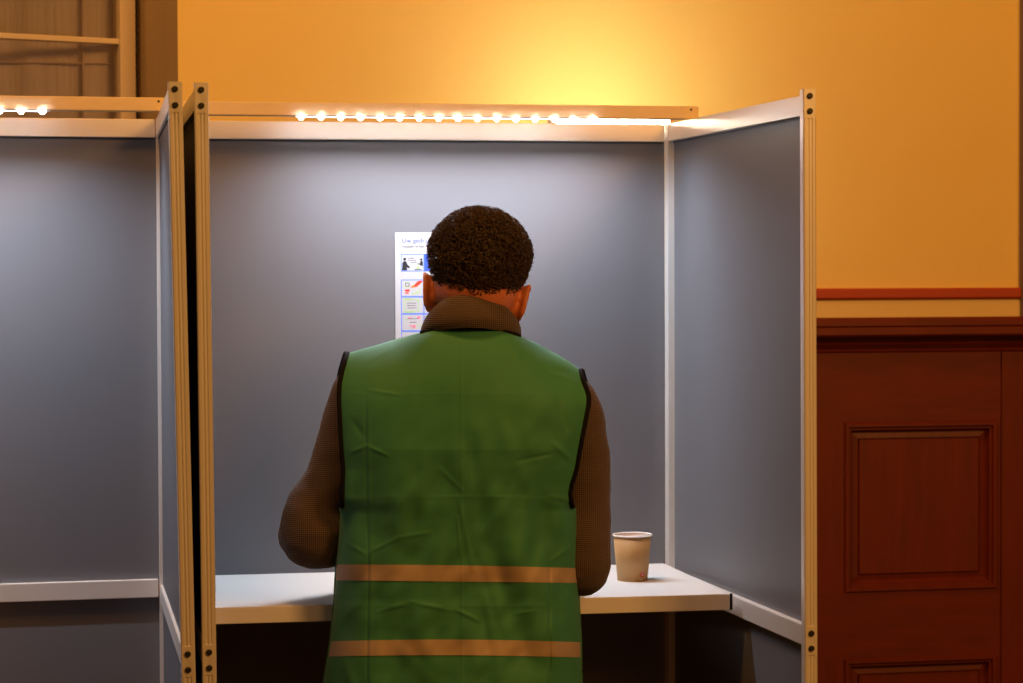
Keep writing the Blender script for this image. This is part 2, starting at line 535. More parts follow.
def panel_frame(root, org, A, B, front, post_w=0.017, th=0.0212, sheet_off=0.003, back_post=0.027, ins=1, lean=0.0, shift=0.0):
    """a framed screen from ground point A to B: uprights, three rails, two grey sheets. ins = side of the voter"""
    A, B = Vector((*A, 0)) - org, Vector((*B, 0)) - org
    d = (B - A)
    L = d.length
    mtx = Matrix.Translation(A) @ Matrix.Rotation(math.atan2(d.y, d.x), 4, 'Z')
    kids0 = set(bpy.data.objects)
    zm = Z_MID - 0.004 if front == 'side' else Z_MID + 0.004
    def post(x0, w, ztop):
        bm = bmesh.new()
        # extruded section: outline with a shallow groove in the end face and a slot line
        t = th / 2
        sec = [(0, -t + 0.002), (0.001, -t + 0.0005), (0.002, -t), (w, -t), (w, t), (0.002, t), (0.001, t - 0.0005), (0, t - 0.002),
               (0, 0.0046), (0.0016, 0.004), (0.0016, 0.0014), (0, 0.0008), (0, -0.0008), (0.0016, -0.0014), (0.0016, -0.004), (0, -0.0046)]
        if x0 > 0.1:
            sec = [(w - x, y) for x, y in sec]
        lo = [bm.verts.new(mtx @ Vector((x0 + x, y, 0.0))) for x, y in sec]
        hi = [bm.verts.new(mtx @ Vector((x0 + x, y, ztop))) for x, y in sec]
        n = len(sec)
        for j in range(n):
            bm.faces.new((lo[j], lo[(j + 1) % n], hi[(j + 1) % n], hi[j]))
        bm.faces.new(lo); bm.faces.new(hi)
        p = bm_obj('post', bm, M['alu'], root)
        return p
    posts = []
    if front == 'side':
        p = post(0.0, post_w, Z_POST)
        # cover plates carrying the bolts
        for zc in (1.886, 1.034, 0.075):
            bm = bmesh.new()
            add_box(bm, (0.0008, 0.0, zc), (0.0024, 0.0190, 0.046), mtx)
            bm_obj('bolt_plate', bm, M['alu'], p)
            for dz in (0.012, -0.012):
                bm = bmesh.new()
                add_tube(bm, [mtx @ Vector((0.0, 0.0004, zc + dz)), mtx @ Vector((-0.0030, 0.0004, zc + dz))], 0.0047, 14)
                add_tube(bm, [mtx @ Vector((-0.0028, 0.0004, zc + dz)), mtx @ Vector((-0.0040, 0.0004, zc + dz))], [0.0047, 0.0034], 14)
                bm_obj('bolt', bm, M['black'], p)
        post(L - back_post, back_post, Z_RAIL + 0.001)
        x0, x1 = post_w, L - back_post
    else:
        x0, x1 = 0.0, L
    t = th / 2
    for za, zb, nm in ((Z_RAIL - 0.033, Z_RAIL, 'top_rail'), (zm - 0.033, zm, 'middle_rail'), (0.06, 0.095, 'bottom_rail')):
        bm = bmesh.new()
        add_box(bm, ((x0 + x1) / 2, 0, (za + zb) / 2), (x1 - x0, th - 0.001, zb - za), mtx, 0.0012)
        bm_obj(nm, bm, M['alu'], root)
    for za, zb in ((Z_MID - 0.004, Z_RAIL - 0.028), (0.09, Z_MID - 0.028)):
        bm = bmesh.new()
        add_box(bm, ((x0 + x1) / 2, sheet_off * ins, (za + zb) / 2), (x1 - x0 + 0.006, 0.004, zb - za), mtx)
        bm_obj('grey_panel', bm, M['panel'], root)
    # dark strip painting in the recess shade under the top rail
    bm = bmesh.new()
    add_box(bm, ((x0 + x1) / 2, sheet_off * ins, Z_RAIL - 0.0345), (x1 - x0, 0.0075, 0.004), mtx)
    bm_obj('shade_line', bm, M['shade_line'], root)
    # the free front edge stands a little out of plumb
    if lean or shift:
        for o in set(bpy.data.objects) - kids0:
            for v in o.data.vertices:
                q = mtx.inverted() @ v.co
                k = 1 - max(0.0, min(1.0, q.x / L))
                v.co.x += k * (shift + lean * (Z_POST - v.co.z))
    return mtx, L

def light_bar(root, org, P0, P1, s_led0, s_led1, n, power):
    """pale batten resting on the side screens, with LED tape under its front edge"""
    P0, P1 = Vector((*P0, 0)) - org, Vector((*P1, 0)) - org
    d = P1 - P0
    L = d.length
    mtx = Matrix.Translation(P0) @ Matrix.Rotation(math.atan2(d.y, d.x), 4, 'Z')
    zb = Z_RAIL + 0.0015
    bm = bmesh.new()
    add_box(bm, (L / 2, 0, zb + 0.0115), (L, 0.016, 0.023), mtx, 0.001)
    bar = bm_obj('light_bar', bm, M['bar'], root)
    for s in (0.014, L - 0.014):
        bm = bmesh.new()
        add_tube(bm, [mtx @ Vector((s, -0.0075, zb + 0.0165)), mtx @ Vector((s, -0.0090, zb + 0.0165))], [0.0024, 0.0020], 10)
        bm_obj('screw', bm, M['shade_line'], bar)
    # unlit tape and lit tape
    bm = bmesh.new()
    add_box(bm, (L / 2, -0.003, zb - 0.0010), (L - 0.05, 0.010, 0.0019), mtx)
    bm_obj('tape_carrier', bm, M['led_off'], bar)
    bm = bmesh.new()
    add_box(bm, ((s_led0 + s_led1) / 2, -0.004, zb - 0.0026), (s_led1 - s_led0 + 0.016, 0.008, 0.0014), mtx, 0.0004)
    bm_obj('led_tape', bm, M['led_strip'], bar)
    led0 = None
    for k in range(n):
        s = s_led0 + (s_led1 - s_led0) * k / (n - 1)
        if led0 is None:
            bm = bmesh.new()
            add_ball(bm, (0, 0, 0), (0.0052, 0.0042, 0.0048), None, 14, 10)
            led0 = bm_obj('led', bm, M['led'], bar, smooth=True)
            o = led0
        else:
            o = led0.copy()
            COL.objects.link(o)
        o.parent = bar
        o.location = mtx @ Vector((s, -0.0075, zb - 0.0035))
    mid = mtx @ Vector(((s_led0 + s_led1) / 2 + 0.03, 0.0, zb - 0.012))
    l = bpy.data.lights.new('led_tape_light', 'AREA')
    l.shape = 'RECTANGLE'
    l.size = s_led1 - s_led0 + 0.06
    l.size_y = 0.012
    l.energy = power
    l.color = (0.78, 0.87, 1.0)
    l.spread = R(150)
    lo = bpy.data.objects.new('led_tape_light', l)
    COL.objects.link(lo)
    lo.parent = bar
    lo.location = mid
    lo.rotation_euler = (R(0), 0, math.atan2(d.y, d.x))
    return bar

# the occupied booth
BR, FR, FL, BL = (0.301, 4.56), (0.469, 3.80), (-0.4666, 3.63), (-0.605, 4.39)
org = Vector((0.0, 4.1, 0))
booth = empty('voting_booth', org, 'grey panelled voting booth with white shelf where the person in green stands', 'voting booth')
panel_frame(booth, org, FR, BR, 'side', ins=-1, lean=0.003, shift=0.0035)
panel_frame(booth, org, FL, BL, 'side', ins=1, lean=0.007)
bd = (Vector(BR) - Vector(BL)).normalized()
bn = Vector((-bd.y, bd.x))
panel_frame(booth, org, tuple(Vector(BL) + bd * 0.013 - bn * 0.0), tuple(Vector(BR) - bd * 0.013), 'back', ins=1)

# shelf: white worktop following the booth's plan
def lerp2(a, b, t):
    return Vector((a[0] + (b[0] - a[0]) * t, a[1] + (b[1] - a[1]) * t))
b0 = Vector(BL) - bn * 0.013 + bd * 0.014
b1 = Vector(BR) - bn * 0.013 - bd * 0.013
f1 = W(729.5, 594, 4.115).xy
f0 = Vector(lerp2(BL, FL, 0.565)) + bd * 0.013
bm = bmesh.new()
plan = [b0, b1, f1, f0]
lo = [bm.verts.new((p.x, p.y - org.y, Z_SHELF - 0.028)) for p in plan]
hi = [bm.verts.new((p.x, p.y - org.y, Z_SHELF)) for p in plan]
for j in range(4):
    bm.faces.new((lo[j], lo[(j + 1) % 4], hi[(j + 1) % 4], hi[j]))
bm.faces.new(lo); bm.faces.new(hi)
bmesh.ops.bevel(bm, geom=list(bm.edges), offset=0.0012, segments=2, affect='EDGES', profile=0.5)
shelf = bm_obj('shelf', bm, M['shelf'], booth)
bm = bmesh.new()
e = (f1 - f0).normalized()
q = f1 + e * 0.003
add_tube(bm, [(q.x, q.y - org.y + 0.004, Z_SHELF - 0.028), (q.x, q.y - org.y + 0.004, Z_SHELF)], 0.0025, 8)
bm_obj('edge_cap', bm, M['black'], shelf)
# batten with LED tape, 0.2 m in front of the back screen
t_b = 0.19
pr = lerp2(BR, FR, t_b) + bd * 0.010
pl = lerp2(BL, FL, t_b) - bd * 0.008
Lb = (pr - pl).length
def s_at(px, P, Q):
    """distance along P-Q where a sight line meets it"""
    k = (px - 511.5) / FPX
    d = (Q - P).normalized()
    return (k * P.y - P.x) / (d.x - k * d.y)
light_bar(booth, org, tuple(pl), tuple(pr), s_at(302, pl, pr), s_at(592, pl, pr), 16, 5.7)

# the neighbouring booth on the left, without a shelf
BR2, FR2 = (-0.633, 4.36), (-0.508, 3.614)
bd2 = Vector((-0.975, -0.2247)).normalized()
BL2 = tuple(Vector(BR2) + bd2 * 0.93)
FL2 = (BL2[0] + 0.13, BL2[1] - 0.75)
org2 = Vector((-1.0, 3.9, 0))
booth2 = empty('voting_booth', org2, 'empty grey voting booth without a shelf, cut off by the left edge', 'voting booth')
panel_frame(booth2, org2, FR2, BR2, 'side', ins=1, lean=0.0155, shift=0.004)
panel_frame(booth2, org2, FL2, BL2, 'side', ins=1)
panel_frame(booth2, org2, tuple(Vector(BL2) - bd2 * 0.013), tuple(Vector(BR2) + bd2 * 0.013), 'back', ins=1)
pr2 = lerp2(BR2, FR2, 0.27) + Vector((0.004, 0.001))
pl2 = lerp2(BL2, FL2, 0.27)
light_bar(booth2, org2, tuple(pl2), tuple(pr2), s_at(44, pl2, pr2) - 15 * 0.0355, s_at(44, pl2, pr2), 16, 5.7)

# ------------------------------------------------------------------ small fluorescent lamp behind the booth
lp0 = W(557, 121, 4.83)
lp1 = W(669, 121.5, 4.87)
lc = (lp0 + lp1) / 2
lamp = empty('tube_lamp', (lc.x, lc.y, 0.0), 'small bare fluorescent tube glowing behind the top edge of the booth', 'lamp')
dl = (lp1 - lp0).normalized()
off = Vector((lc.x, lc.y, 0))
bm = bmesh.new()
add_tube(bm, [lp0 - off, lp1 - off], 0.008, 20)
bm_obj('tube', bm, M['tube'], lamp, smooth=True)
bm = bmesh.new()
add_tube(bm, [lp1 - off - dl * 0.002, lp1 - off + dl * 0.016], 0.0075, 16)
bm_obj('end_cap', bm, M['orange_cap'], lamp)
bm = bmesh.new()
add_tube(bm, [lp0 - off + dl * 0.002, lp0 - off - dl * 0.016], 0.0075, 16)
bm_obj('end_cap', bm, M['orange_cap'], lamp)
bm = bmesh.new()
c = lc - off
rot = Matrix.Translation(Vector((c.x, c.y, c.z - 0.035))) @ Matrix.Rotation(math.atan2(dl.y, dl.x), 4, 'Z')
add_box(bm, (0, 0, 0), (0.27, 0.03, 0.03), rot, 0.003)
for s in (-0.128, 0.128):
    add_box(bm, (s, 0, 0.022), (0.008, 0.018, 0.03), rot)
bm_obj('housing', bm, M['white_metal'], lamp)
bm = bmesh.new()
add_tube(bm, [rot @ Vector((0, 0, -0.015)), rot @ Vector((0, 0, -1.79)), ], 0.012, 12)
bm_obj('stand_pole', bm, M['white_metal'], lamp)
bm = bmesh.new()
add_tube(bm, [(c.x, c.y, 0.0), (c.x, c.y, 0.02)], [0.13, 0.12], 28)
bm_obj('base', bm, M['white_metal'], lamp)

# ------------------------------------------------------------------ instruction sheet on the back screen
Dp = 4.445
tl = W(395.5, 232.5, 4.46)
kk = (395.5 - 511.5) / FPX
P, Q = Vector(BL) - bn * 0.0, Vector(BR)
s0 = s_at(395.5, P, Q)
face = P + bd * s0 - bn * 0.0
ztop = EYE + (273.4 - 232.5) / FPX * face.y
poster = empty('instruction_poster', (face.x, face.y, ztop - 0.297), 'white instruction sheet with small framed pictures, half hidden behind the head', 'poster',
               rz=math.atan2(bd.y, bd.x))
YP = 0.003 - 0.002 - 0.0008      # sits on the face of the grey sheet
PXM = FPX / face.y / math.cos(R(0))      # pixels per metre there
def pxy(px, py):
    """poster-local x and z from the sheet's top left corner, measured in photo pixels"""
    return ((px - 395.5) / PXM * 1.03, 0.297 - (py - 232.5) / PXM)
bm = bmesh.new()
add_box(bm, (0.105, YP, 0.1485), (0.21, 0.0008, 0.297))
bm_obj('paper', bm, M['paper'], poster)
def printed(name, polys, m, lift=0.0006):
    bm = bmesh.new()
    for pl_ in polys:
        vs = [bm.verts.new((*[pxy(*p)[0]], YP - lift, pxy(*p)[1])) for p in pl_]
        vb = [bm.verts.new((v.co.x, YP - lift + 0.0002, v.co.z)) for v in vs]
        n = len(vs)
        bm.faces.new(vs)
        bm.faces.new(vb[::-1])
        for j in range(n):
            bm.faces.new((vs[j], vb[j], vb[(j + 1) % n], vs[(j + 1) % n]))
    return bm_obj(name, bm, m, poster)
def printed_each(name, polys, m, lift=0.0006):
    for q in polys:
        printed(name, [q], m, lift)
def rect(x0, y0, x1, y1):
    return [(x0, y0), (x1, y0), (x1, y1), (x0, y1)]
def disc(cx, cy, r, k=1.0, n=14):
    return [(cx + r * math.cos(2 * math.pi * j / n), cy + k * r * math.sin(2 * math.pi * j / n)) for j in range(n)]
def frame_rects(x0, y0, x1, y1, w):
    return [rect(x0, y0, x1, y0 + w), rect(x0, y1 - w, x1, y1), rect(x0, y0 + w, x0 + w, y1 - w), rect(x1 - w, y0 + w, x1, y1 - w)]
polys = frame_rects(401, 254, 424, 271.5, 0.9)
for i in range(5):
    y = 279.5 + 17.2 * i
    polys += frame_rects(401, y, 424, y + 17.4, 0.9)
    polys += frame_rects(423, y, 497, y + 17.4, 0.9)
printed('picture_frame', polys, M['ink_blue'])
printed('heading_block', [rect(424, 254, 497, 271.5)], M['ink_pale'])
# people at a table, drawn in black
printed_each('figure_drawing', [disc(404.8, 259.2, 1.5), [(402.2, 270.5), (402.6, 263), (404, 261), (406.2, 261.4), (407.6, 264.5), (410, 267), (409.6, 268.4), (407, 267.6), (407.2, 270.5)],
                           disc(421, 259.6, 1.1), [(419.6, 265.6), (420, 261.6), (421.6, 260.8), (422.6, 262), (422.6, 266)], rect(417.2, 263.6, 420, 264.4), rect(414.5, 269.2, 421.5, 270)], M['ink_black'])
printed_each('speech_line', [rect(407.5, 258, 414, 258.5), rect(408, 260, 416, 260.5), rect(410.5, 262, 416.5, 262.5)], M['ink_grey'])
printed_each('green_mark', [disc(418, 267.5, 1.4), rect(404, 282, 409, 282.6), rect(404.2, 286.4, 409, 287), [(411, 294.4), (418, 291.6), (421, 288.6), (421.4, 289.4), (418.4, 292.6), (411.4, 295.2)]] +
        frame_rects(404.6, 299.5, 418.6, 311.6, 0.6) + [rect(403.6, 298.6, 411, 299.3), rect(404, 312, 414, 312.7), rect(416.8, 300.2, 420, 300.8), rect(405, 319.2, 407, 320.2), rect(416, 325.2, 421, 325.9)] +
        [disc(412.5, 340, 4.0, 0.8)], M['ink_green'])
printed_each('form_line', [rect(407, 303 + 2.4 * i, 416, 303.5 + 2.4 * i) for i in range(3)] + frame_rects(405.4, 283, 409.4, 286.4, 0.5) + [rect(407, 318.6, 418, 319.1), rect(409, 322.2, 416, 322.7)], M['ink_grey'])
printed_each('red_pencil', [[(414.5, 284.4), (418.5, 280.9), (423, 280.7), (419.6, 284.6), (413.4, 287.6)], rect(405, 289.6, 409.6, 291.4), rect(405.2, 292.4, 408.6, 293.6)], M['ink_red'])
printed_each('pencil_tip', [[(411, 286.4), (414.8, 284.4), (413.6, 287.4), (411.6, 287.6)], [(416, 285.5), (417.6, 286.5), (415.4, 287.6)]], M['ink_orange'], 0.0009)
printed_each('pink_mark', [rect(408, 317.4, 411, 318.4), rect(417, 316.6, 419.6, 318.6), disc(413.8, 326.6, 1.6), disc(410.6, 325.6, 0.9)], M['ink_pink'], 0.0009)
def text(body, px, py, size_px, m, name):
    cu = bpy.data.curves.new(name, 'FONT')
    cu.body = body
    cu.size = size_px / PXM
    cu.extrude = 0.0001
    o = bpy.data.objects.new(name, cu)
    COL.objects.link(o)
    bpy.context.view_layer.update()
    me = bpy.data.meshes.new_from_object(o.evaluated_get(bpy.context.evaluated_depsgraph_get()))
    bpy.data.objects.remove(o)
    t = link(name, me, m, poster)
    x, z = pxy(px, py)
    t.matrix_local = Matrix.Translation((x, YP - 0.0006, z)) @ Matrix.Rotation(math.pi / 2, 4, 'X')
    return t
text('Uw gedrag', 402.2, 242.8, 6.6, M['ink_pale'], 'title_text')
text('Stappen in het', 402.2, 247.6, 3.9, M['ink_grey'], 'subtitle_text')

# ------------------------------------------------------------------ paper cup
cb = W(632, 580, 4.305)
cup = empty('paper_cup', (cb.x, cb.y, Z_SHELF), 'small tan paper cup with white rim standing on the shelf', 'cup')
def lathe(prof, seg=48):
    bm = bmesh.new()
    rings = []
    for r, z in prof:
        rings.append([bm.verts.new((r * math.cos(2 * math.pi * j / seg), r * math.sin(2 * math.pi * j / seg), z)) for j in range(seg)])
    for a, b in zip(rings, rings[1:]):
        for j in range(seg):
            bm.faces.new((a[j], a[(j + 1) % seg], b[(j + 1) % seg], b[j]))
    return bm
bm_obj('cup_wall', lathe([(0.0262, 0.004), (0.0262, 0.0), (0.0272, 0.0), (0.0340, 0.080), (0.0336, 0.0800), (0.0334, 0.0805)]), M['cup'], cup, smooth=True)
bm_obj('cup_lining', lathe([(0.0334, 0.081), (0.0268, 0.006), (0.0001, 0.006)]), M['cup_white'], cup, smooth=True)
rim = [(0.0345 + 0.0016 * math.cos(a), 0.0815 + 0.0016 * math.sin(a)) for a in [2 * math.pi * i / 10 for i in range(11)]]
bm_obj('rim', lathe(rim), M['cup_white'], cup, smooth=True)
bm_obj('drink', lathe([(0.0318, 0.062), (0.0001, 0.0622)]), M['coffee'], cup)
bm = bmesh.new()
for j in range(9):
    a = R(-68 + 12 * j / 8 * 1.0)
    for z in (0.0065, 0.0205):
        pass
def cup_patch(a0, a1, z0, z1, lift):
    bm = bmesh.new()
    n = 8
    ra = lambda z: 0.0272 + (0.0340 - 0.0272) * z / 0.080 + lift
    g = []
    for j in range(n + 1):
        a = a0 + (a1 - a0) * j / n
        g.append([bm.verts.new((ra(z) * math.cos(a), ra(z) * math.sin(a), z)) for z in (z0, z1)] +
                 [bm.verts.new(((ra(z) - lift) * math.cos(a), (ra(z) - lift) * math.sin(a), z)) for z in (z0, z1)])
    for p, q in zip(g, g[1:]):
        bm.faces.new((p[0], q[0], q[1], p[1]))
        bm.faces.new((p[1], q[1], q[3], p[3]))
        bm.faces.new((p[0], p[2], q[2], q[0]))
    return bm
bm.free()
bm_obj('red_logo', cup_patch(R(-63), R(-46), 0.0085, 0.0160, 0.0004), M['tea_red'], cup)
bm_obj('white_mark', cup_patch(R(-68), R(-50), 0.0028, 0.0052, 0.0004), M['cup_white'], cup)
bm_obj('logo_dot', cup_patch(R(-57), R(-52), 0.0100, 0.0140, 0.0007), M['cup_white'], cup)

# ------------------------------------------------------------------ the person
XC = -0.085
px_root = Vector((XC, 3.97, 0))
def loc(v):
    return Vector(v) - px_root

def torso_ring(bm, rings, rot=0):
    """rings: (cx, cy, z, half width, half depth, power)"""
    seg = 36
    prev = None
    first = None
    for cx, cy, z, a, b, pw in rings:
        ring = []
        for j in range(seg):
            t = 2 * math.pi * j / seg
            c, s = math.cos(t), math.sin(t)
            ring.append(bm.verts.new((cx + a * math.copysign(abs(c) ** (2 / pw), c), cy + b * math.copysign(abs(s) ** (2 / pw), s), z)))
        if prev:
            for j in range(seg):
                bm.faces.new((prev[j], prev[(j + 1) % seg], ring[(j + 1) % seg], ring[j]))
        else:
            first = ring
        prev = ring
    bm.faces.new(first[::-1])
    bm.faces.new(prev)

# key joints (world)
sh_l, sh_r = W(363, 386, 3.985), W(562, 398, 3.985)
el_l, el_r = W(314, 530, 3.995), W(581, 556, 3.985)
hand_l = Vector((-0.20, 4.26, Z_SHELF + 0.032))
hand_r = Vector((0.03, 4.22, Z_SHELF + 0.034))
head_c = W(478.5, 271, 3.985)

# --- body: one continuous figure
bm = bmesh.new()
lz = 0.0
def tor(shrink):
    return [(0, 0.010, 0.86, 0.165 - shrink, 0.105 - shrink, 2.3), (0, 0.0, 0.95, 0.165 - shrink, 0.108 - shrink, 2.3), (0.0, 0.0, 1.05, 0.160 - shrink, 0.105 - shrink, 2.3),
            (0.0, 0.0, 1.15, 0.165 - shrink, 0.105 - shrink, 2.3), (0, 0, 1.28, 0.178 - shrink, 0.112 - shrink, 2.3), (0.0, 0.0, 1.38, 0.185 - shrink, 0.108 - shrink, 2.2),
            (0, 0.0, 1.435, 0.170 - shrink, 0.085 - shrink, 2.1), (0.003, 0.002, 1.475, 0.125 - shrink * 0.7, 0.065 - shrink * 0.6, 2.0), (0.008, 0.0, 1.51, 0.075, 0.058, 2.0)]
torso_ring(bm, tor(0.022))
neck0 = loc(W(470, 345, 3.955)); neck1 = loc(W(476, 285, 3.975))
add_tube(bm, [neck0 - Vector((0, 0, 0.03)), neck0, neck1], [0.060, 0.056, 0.055], 20)
SL = {}
def wp(px, py, D, r):
    v = W(px, py, D)
    return (v.x, v.y, v.z, r)
def limb(bm, P, thin=0.0):
    pts = spline(P, 6)
    add_tube(bm, [loc(p[:3]) for p in pts], [max(0.022, p[3] - thin) for p in pts], 20)
ARM_L = [wp(392, 378, 3.99, 0.040), wp(362, 392, 3.995, 0.0480), wp(348, 430, 4.005, 0.048), wp(337, 470, 4.005, 0.0485), wp(319, 505, 4.0, 0.0540),
         wp(314, 531, 3.995, 0.0610), wp(318, 537, 4.03, 0.0570), (-0.285, 4.09, 1.165, 0.047), (-0.245, 4.16, 1.130, 0.040), (hand_l.x - 0.008, hand_l.y - 0.018, 1.107, 0.034)]
ARM_R = [wp(540, 390, 3.99, 0.040), wp(569, 404, 3.995, 0.0480), wp(579, 440, 4.005, 0.0490), wp(582, 480, 4.005, 0.0485), wp(582, 520, 4.0, 0.0490),
         wp(581, 556, 3.975, 0.0490), wp(580, 569, 3.985, 0.0475), (0.100, 4.05, 1.138, 0.043), (0.066, 4.12, 1.118, 0.040), (hand_r.x + 0.008, hand_r.y - 0.018, 1.108, 0.034)]
limb(bm, ARM_L + [tuple(hand_l) + (0.030,)], 0.014)
limb(bm, ARM_R + [tuple(hand_r) + (0.030,)], 0.014)
def hand(bm, wr, fwd, side, up=Vector((0, 0, 1)), curl=1.0):
    f = fwd.normalized()
    s = (f.cross(up)).normalized() * side      # towards the thumb
    u = s.cross(f) * side
    if u.z < 0: u = -u
    m = Matrix((( s.x, f.x, u.x), (s.y, f.y, u.y), (s.z, f.z, u.z)))
    c = loc(wr)
    # palm
    for t, w, h in ((0.02, 0.030, 0.019), (0.045, 0.038, 0.017), (0.07, 0.041, 0.015)):
        add_ball(bm, c + m @ Vector((0, t, 0)), (1, 1, 1), m @ Matrix.Diagonal((w, 0.028, h)).to_3x3(), 16, 10)
    for k, (x, ln) in enumerate(((0.030, 0.070), (0.010, 0.078), (-0.011, 0.073), (-0.030, 0.057))):
        p = [Vector((x, 0.075, 0.002)), Vector((x * 1.12, 0.075 + ln * 0.42, -0.004 * curl)), Vector((x * 1.15, 0.075 + ln * 0.72, -0.014 * curl)), Vector((x * 1.12, 0.075 + ln * 0.92, -0.024 * curl))]
        add_tube(bm, [c + m @ q for q in p], [0.0092, 0.0085, 0.0078, 0.0062], 10)
        add_ball(bm, c + m @ p[-1], (0.0063, 0.0063, 0.0063), None, 10, 8)
    p = [Vector((0.024, 0.022, -0.002)), Vector((0.048, 0.045, -0.008)), Vector((0.056, 0.068, -0.013)), Vector((0.054, 0.088, -0.018))]
    add_tube(bm, [c + m @ q for q in p], [0.013, 0.0108, 0.0095, 0.0075], 10)
    add_ball(bm, c + m @ p[-1], (0.0076, 0.0076, 0.0076), None, 10, 8)
hand(bm, hand_l, Vector((0.45, 0.9, 0)), 1)
hand(bm, hand_r, Vector((-0.45, 0.9, 0)), -1)
# legs
for sx in (-1, 1):
    add_tube(bm, [(sx * 0.085, 0.01, 0.90), (sx * 0.095, 0.015, 0.70), (sx * 0.10, 0.02, 0.50), (sx * 0.105, 0.0, 0.30), (sx * 0.11, -0.01, 0.09)],
             [0.085, 0.070, 0.052, 0.050, 0.036], 18)
    add_tube(bm, [(sx * 0.11, -0.03, 0.055), (sx * 0.115, 0.05, 0.045), (sx * 0.12, 0.15, 0.032)], [0.034, 0.036, 0.026], 12)
# head with face, turned away from the camera, looking down at the shelf
hm = Matrix.Rotation(R(7.0), 4, 'Y') @ Matrix.Rotation(R(-16), 4, 'X')
hc = loc(head_c)
HT = Matrix.Translation(hc) @ hm
def hb(c, s, rx=0, rz=0, u=24, v=16):
    mm = (Matrix.Rotation(rz, 3, 'Z') @ Matrix.Rotation(rx, 3, 'X'))
    m3 = hm.to_3x3() @ mm @ Matrix.Diagonal(s).to_3x3()
    add_ball(bm, HT @ Vector(c), (1, 1, 1), m3, u, v)
hb((0, 0.002, 0.010), (0.0740, 0.089, 0.078))
hb((0, -0.018, -0.040), (0.0695, 0.066, 0.056))       # nape and mastoid           # skull
hb((0, 0.030, -0.035), (0.060, 0.062, 0.075))           # face
hb((0, 0.050, -0.078), (0.038, 0.038, 0.032))           # chin
hb((0, 0.012, -0.055), (0.056, 0.055, 0.040))           # jaw
hb((0, 0.086, 0.012), (0.050, 0.012, 0.010))            # brow
for sx in (-1, 1):
    hb((sx * 0.036, 0.074, -0.018), (0.018, 0.016, 0.014))      # cheek
    hb((sx * 0.031, 0.084, -0.001), (0.015, 0.009, 0.007))      # eyelid
hb((0, 0.094, -0.010), (0.0085, 0.010, 0.024), rx=R(-14))      # nose bridge
hb((0, 0.104, -0.026), (0.011, 0.011, 0.009))                  # nose tip
for sx in (-1, 1):
    hb((sx * 0.011, 0.096, -0.029), (0.0065, 0.008, 0.006))
hb((0, 0.088, -0.048), (0.021, 0.009, 0.0055))                 # upper lip
hb((0, 0.086, -0.056), (0.018, 0.009, 0.0055))                 # lower lip
# ears: helix rim, concha plate and lobe
for sx in (-1, 1):
    e0 = Vector((sx * 0.0750, -0.004, -0.046))
    pts = []
    for k in range(15):
        a = R(-70 + 290 * k / 14)
        pts.append(HT @ (e0 + Vector((sx * (0.0085 + 0.004 * math.sin(a)), -0.017 * math.cos(a) * -1 * -1, 0.029 * math.sin(a)))))
    add_tube(bm, pts, 0.0044, 8)
    hb((sx * 0.0765, -0.004, -0.045), (0.0060, 0.016, 0.028), rz=R(sx * 14))
    hb((sx * 0.0690, 0.004, -0.050), (0.0100, 0.018, 0.032))
    hb((sx * 0.0760, 0.001, -0.071), (0.0050, 0.0080, 0.0090))
def to_skin(me):
    pass
person = fused('person', bm, 0.0042, M['skin'], None, 2)
person.location = px_root
tag(person, 'person seen from behind in a green safety vest over a brown knitted sweater', 'person')
for sx in (-1, 1):
    bm = bmesh.new()
    add_ball(bm, HT @ Vector((sx * 0.031, 0.0840, -0.003)), (0.0105, 0.0105, 0.0105), None, 16, 12)
    ey = bm_obj('eye', bm, M['eye'], person, smooth=True)
    bm = bmesh.new()
    add_ball(bm, HT @ Vector((sx * 0.031, 0.0915, -0.005)), (0.0050, 0.0040, 0.0050), None, 14, 10)
    bm_obj('iris', bm, M['iris'], ey, smooth=True)

# --- hair: close cap over the skull plus short curls
bm = bmesh.new()
bmesh.ops.create_icosphere(bm, subdivisions=6, radius=1)
HC = Vector((0.000, -0.004, 0.018))
def hair_surf(d):
    """d unit vector in head space -> radius point"""
    p = Vector((d.x * 0.0835, d.y * 0.1005, d.z * (0.0810 if d.z > 0 else 0.1120)))
    h = math.hypot(d.x, d.y)
    if d.z < 0 and h > 0.01:
        f = (1 - abs(d.z) ** 2.8) ** (1 / 2.8) / h
        p.x *= f; p.y *= f
    # fuller at the upper sides, close cut towards the nape
    taper = max(0.0, min(1.0, (-d.z - 0.22) / 0.70))
    p.x *= 1 - 0.15 * taper
    p.y *= 1 - 0.16 * taper
    return p
def hair_keep(d):
    az = math.atan2(d.x, -d.y)          # 0 at the back of the head
    a = abs(az)
    lim = interp([(0, -0.87), (0.4, -0.80), (0.75, -0.76), (1.05, -0.68), (1.28, -0.50), (1.45, -0.25), (1.75, -0.10), (1.95, -0.30), (2.05, 0.15), (2.5, 0.40), (3.15, 0.50)], a)
    return d.z - lim
kill = []
for v in bm.verts:
    d = v.co.normalized()
    k = hair_keep(d) + 0.05 * noise.noise(d * 9)
    p = hair_surf(d)
    edge = max(0.0, min(1.0, k / 0.35))
    n1 = noise.noise(p * 90) * 0.0030 + noise.noise(p * 210) * 0.0022
    rad = p * (0.925 + 0.075 * edge ** 0.7)
    q = rad + p.normalized() * n1 * edge
    v.co = HT @ (HC + q)
    if k < 0:
        kill.append(v)
bmesh.ops.delete(bm, geom=kill, context='VERTS')
hair = bm_obj('hair', bm, M['hair'], person, smooth=True)
bm = bmesh.new()
rnd = random.Random(3)
count = 0
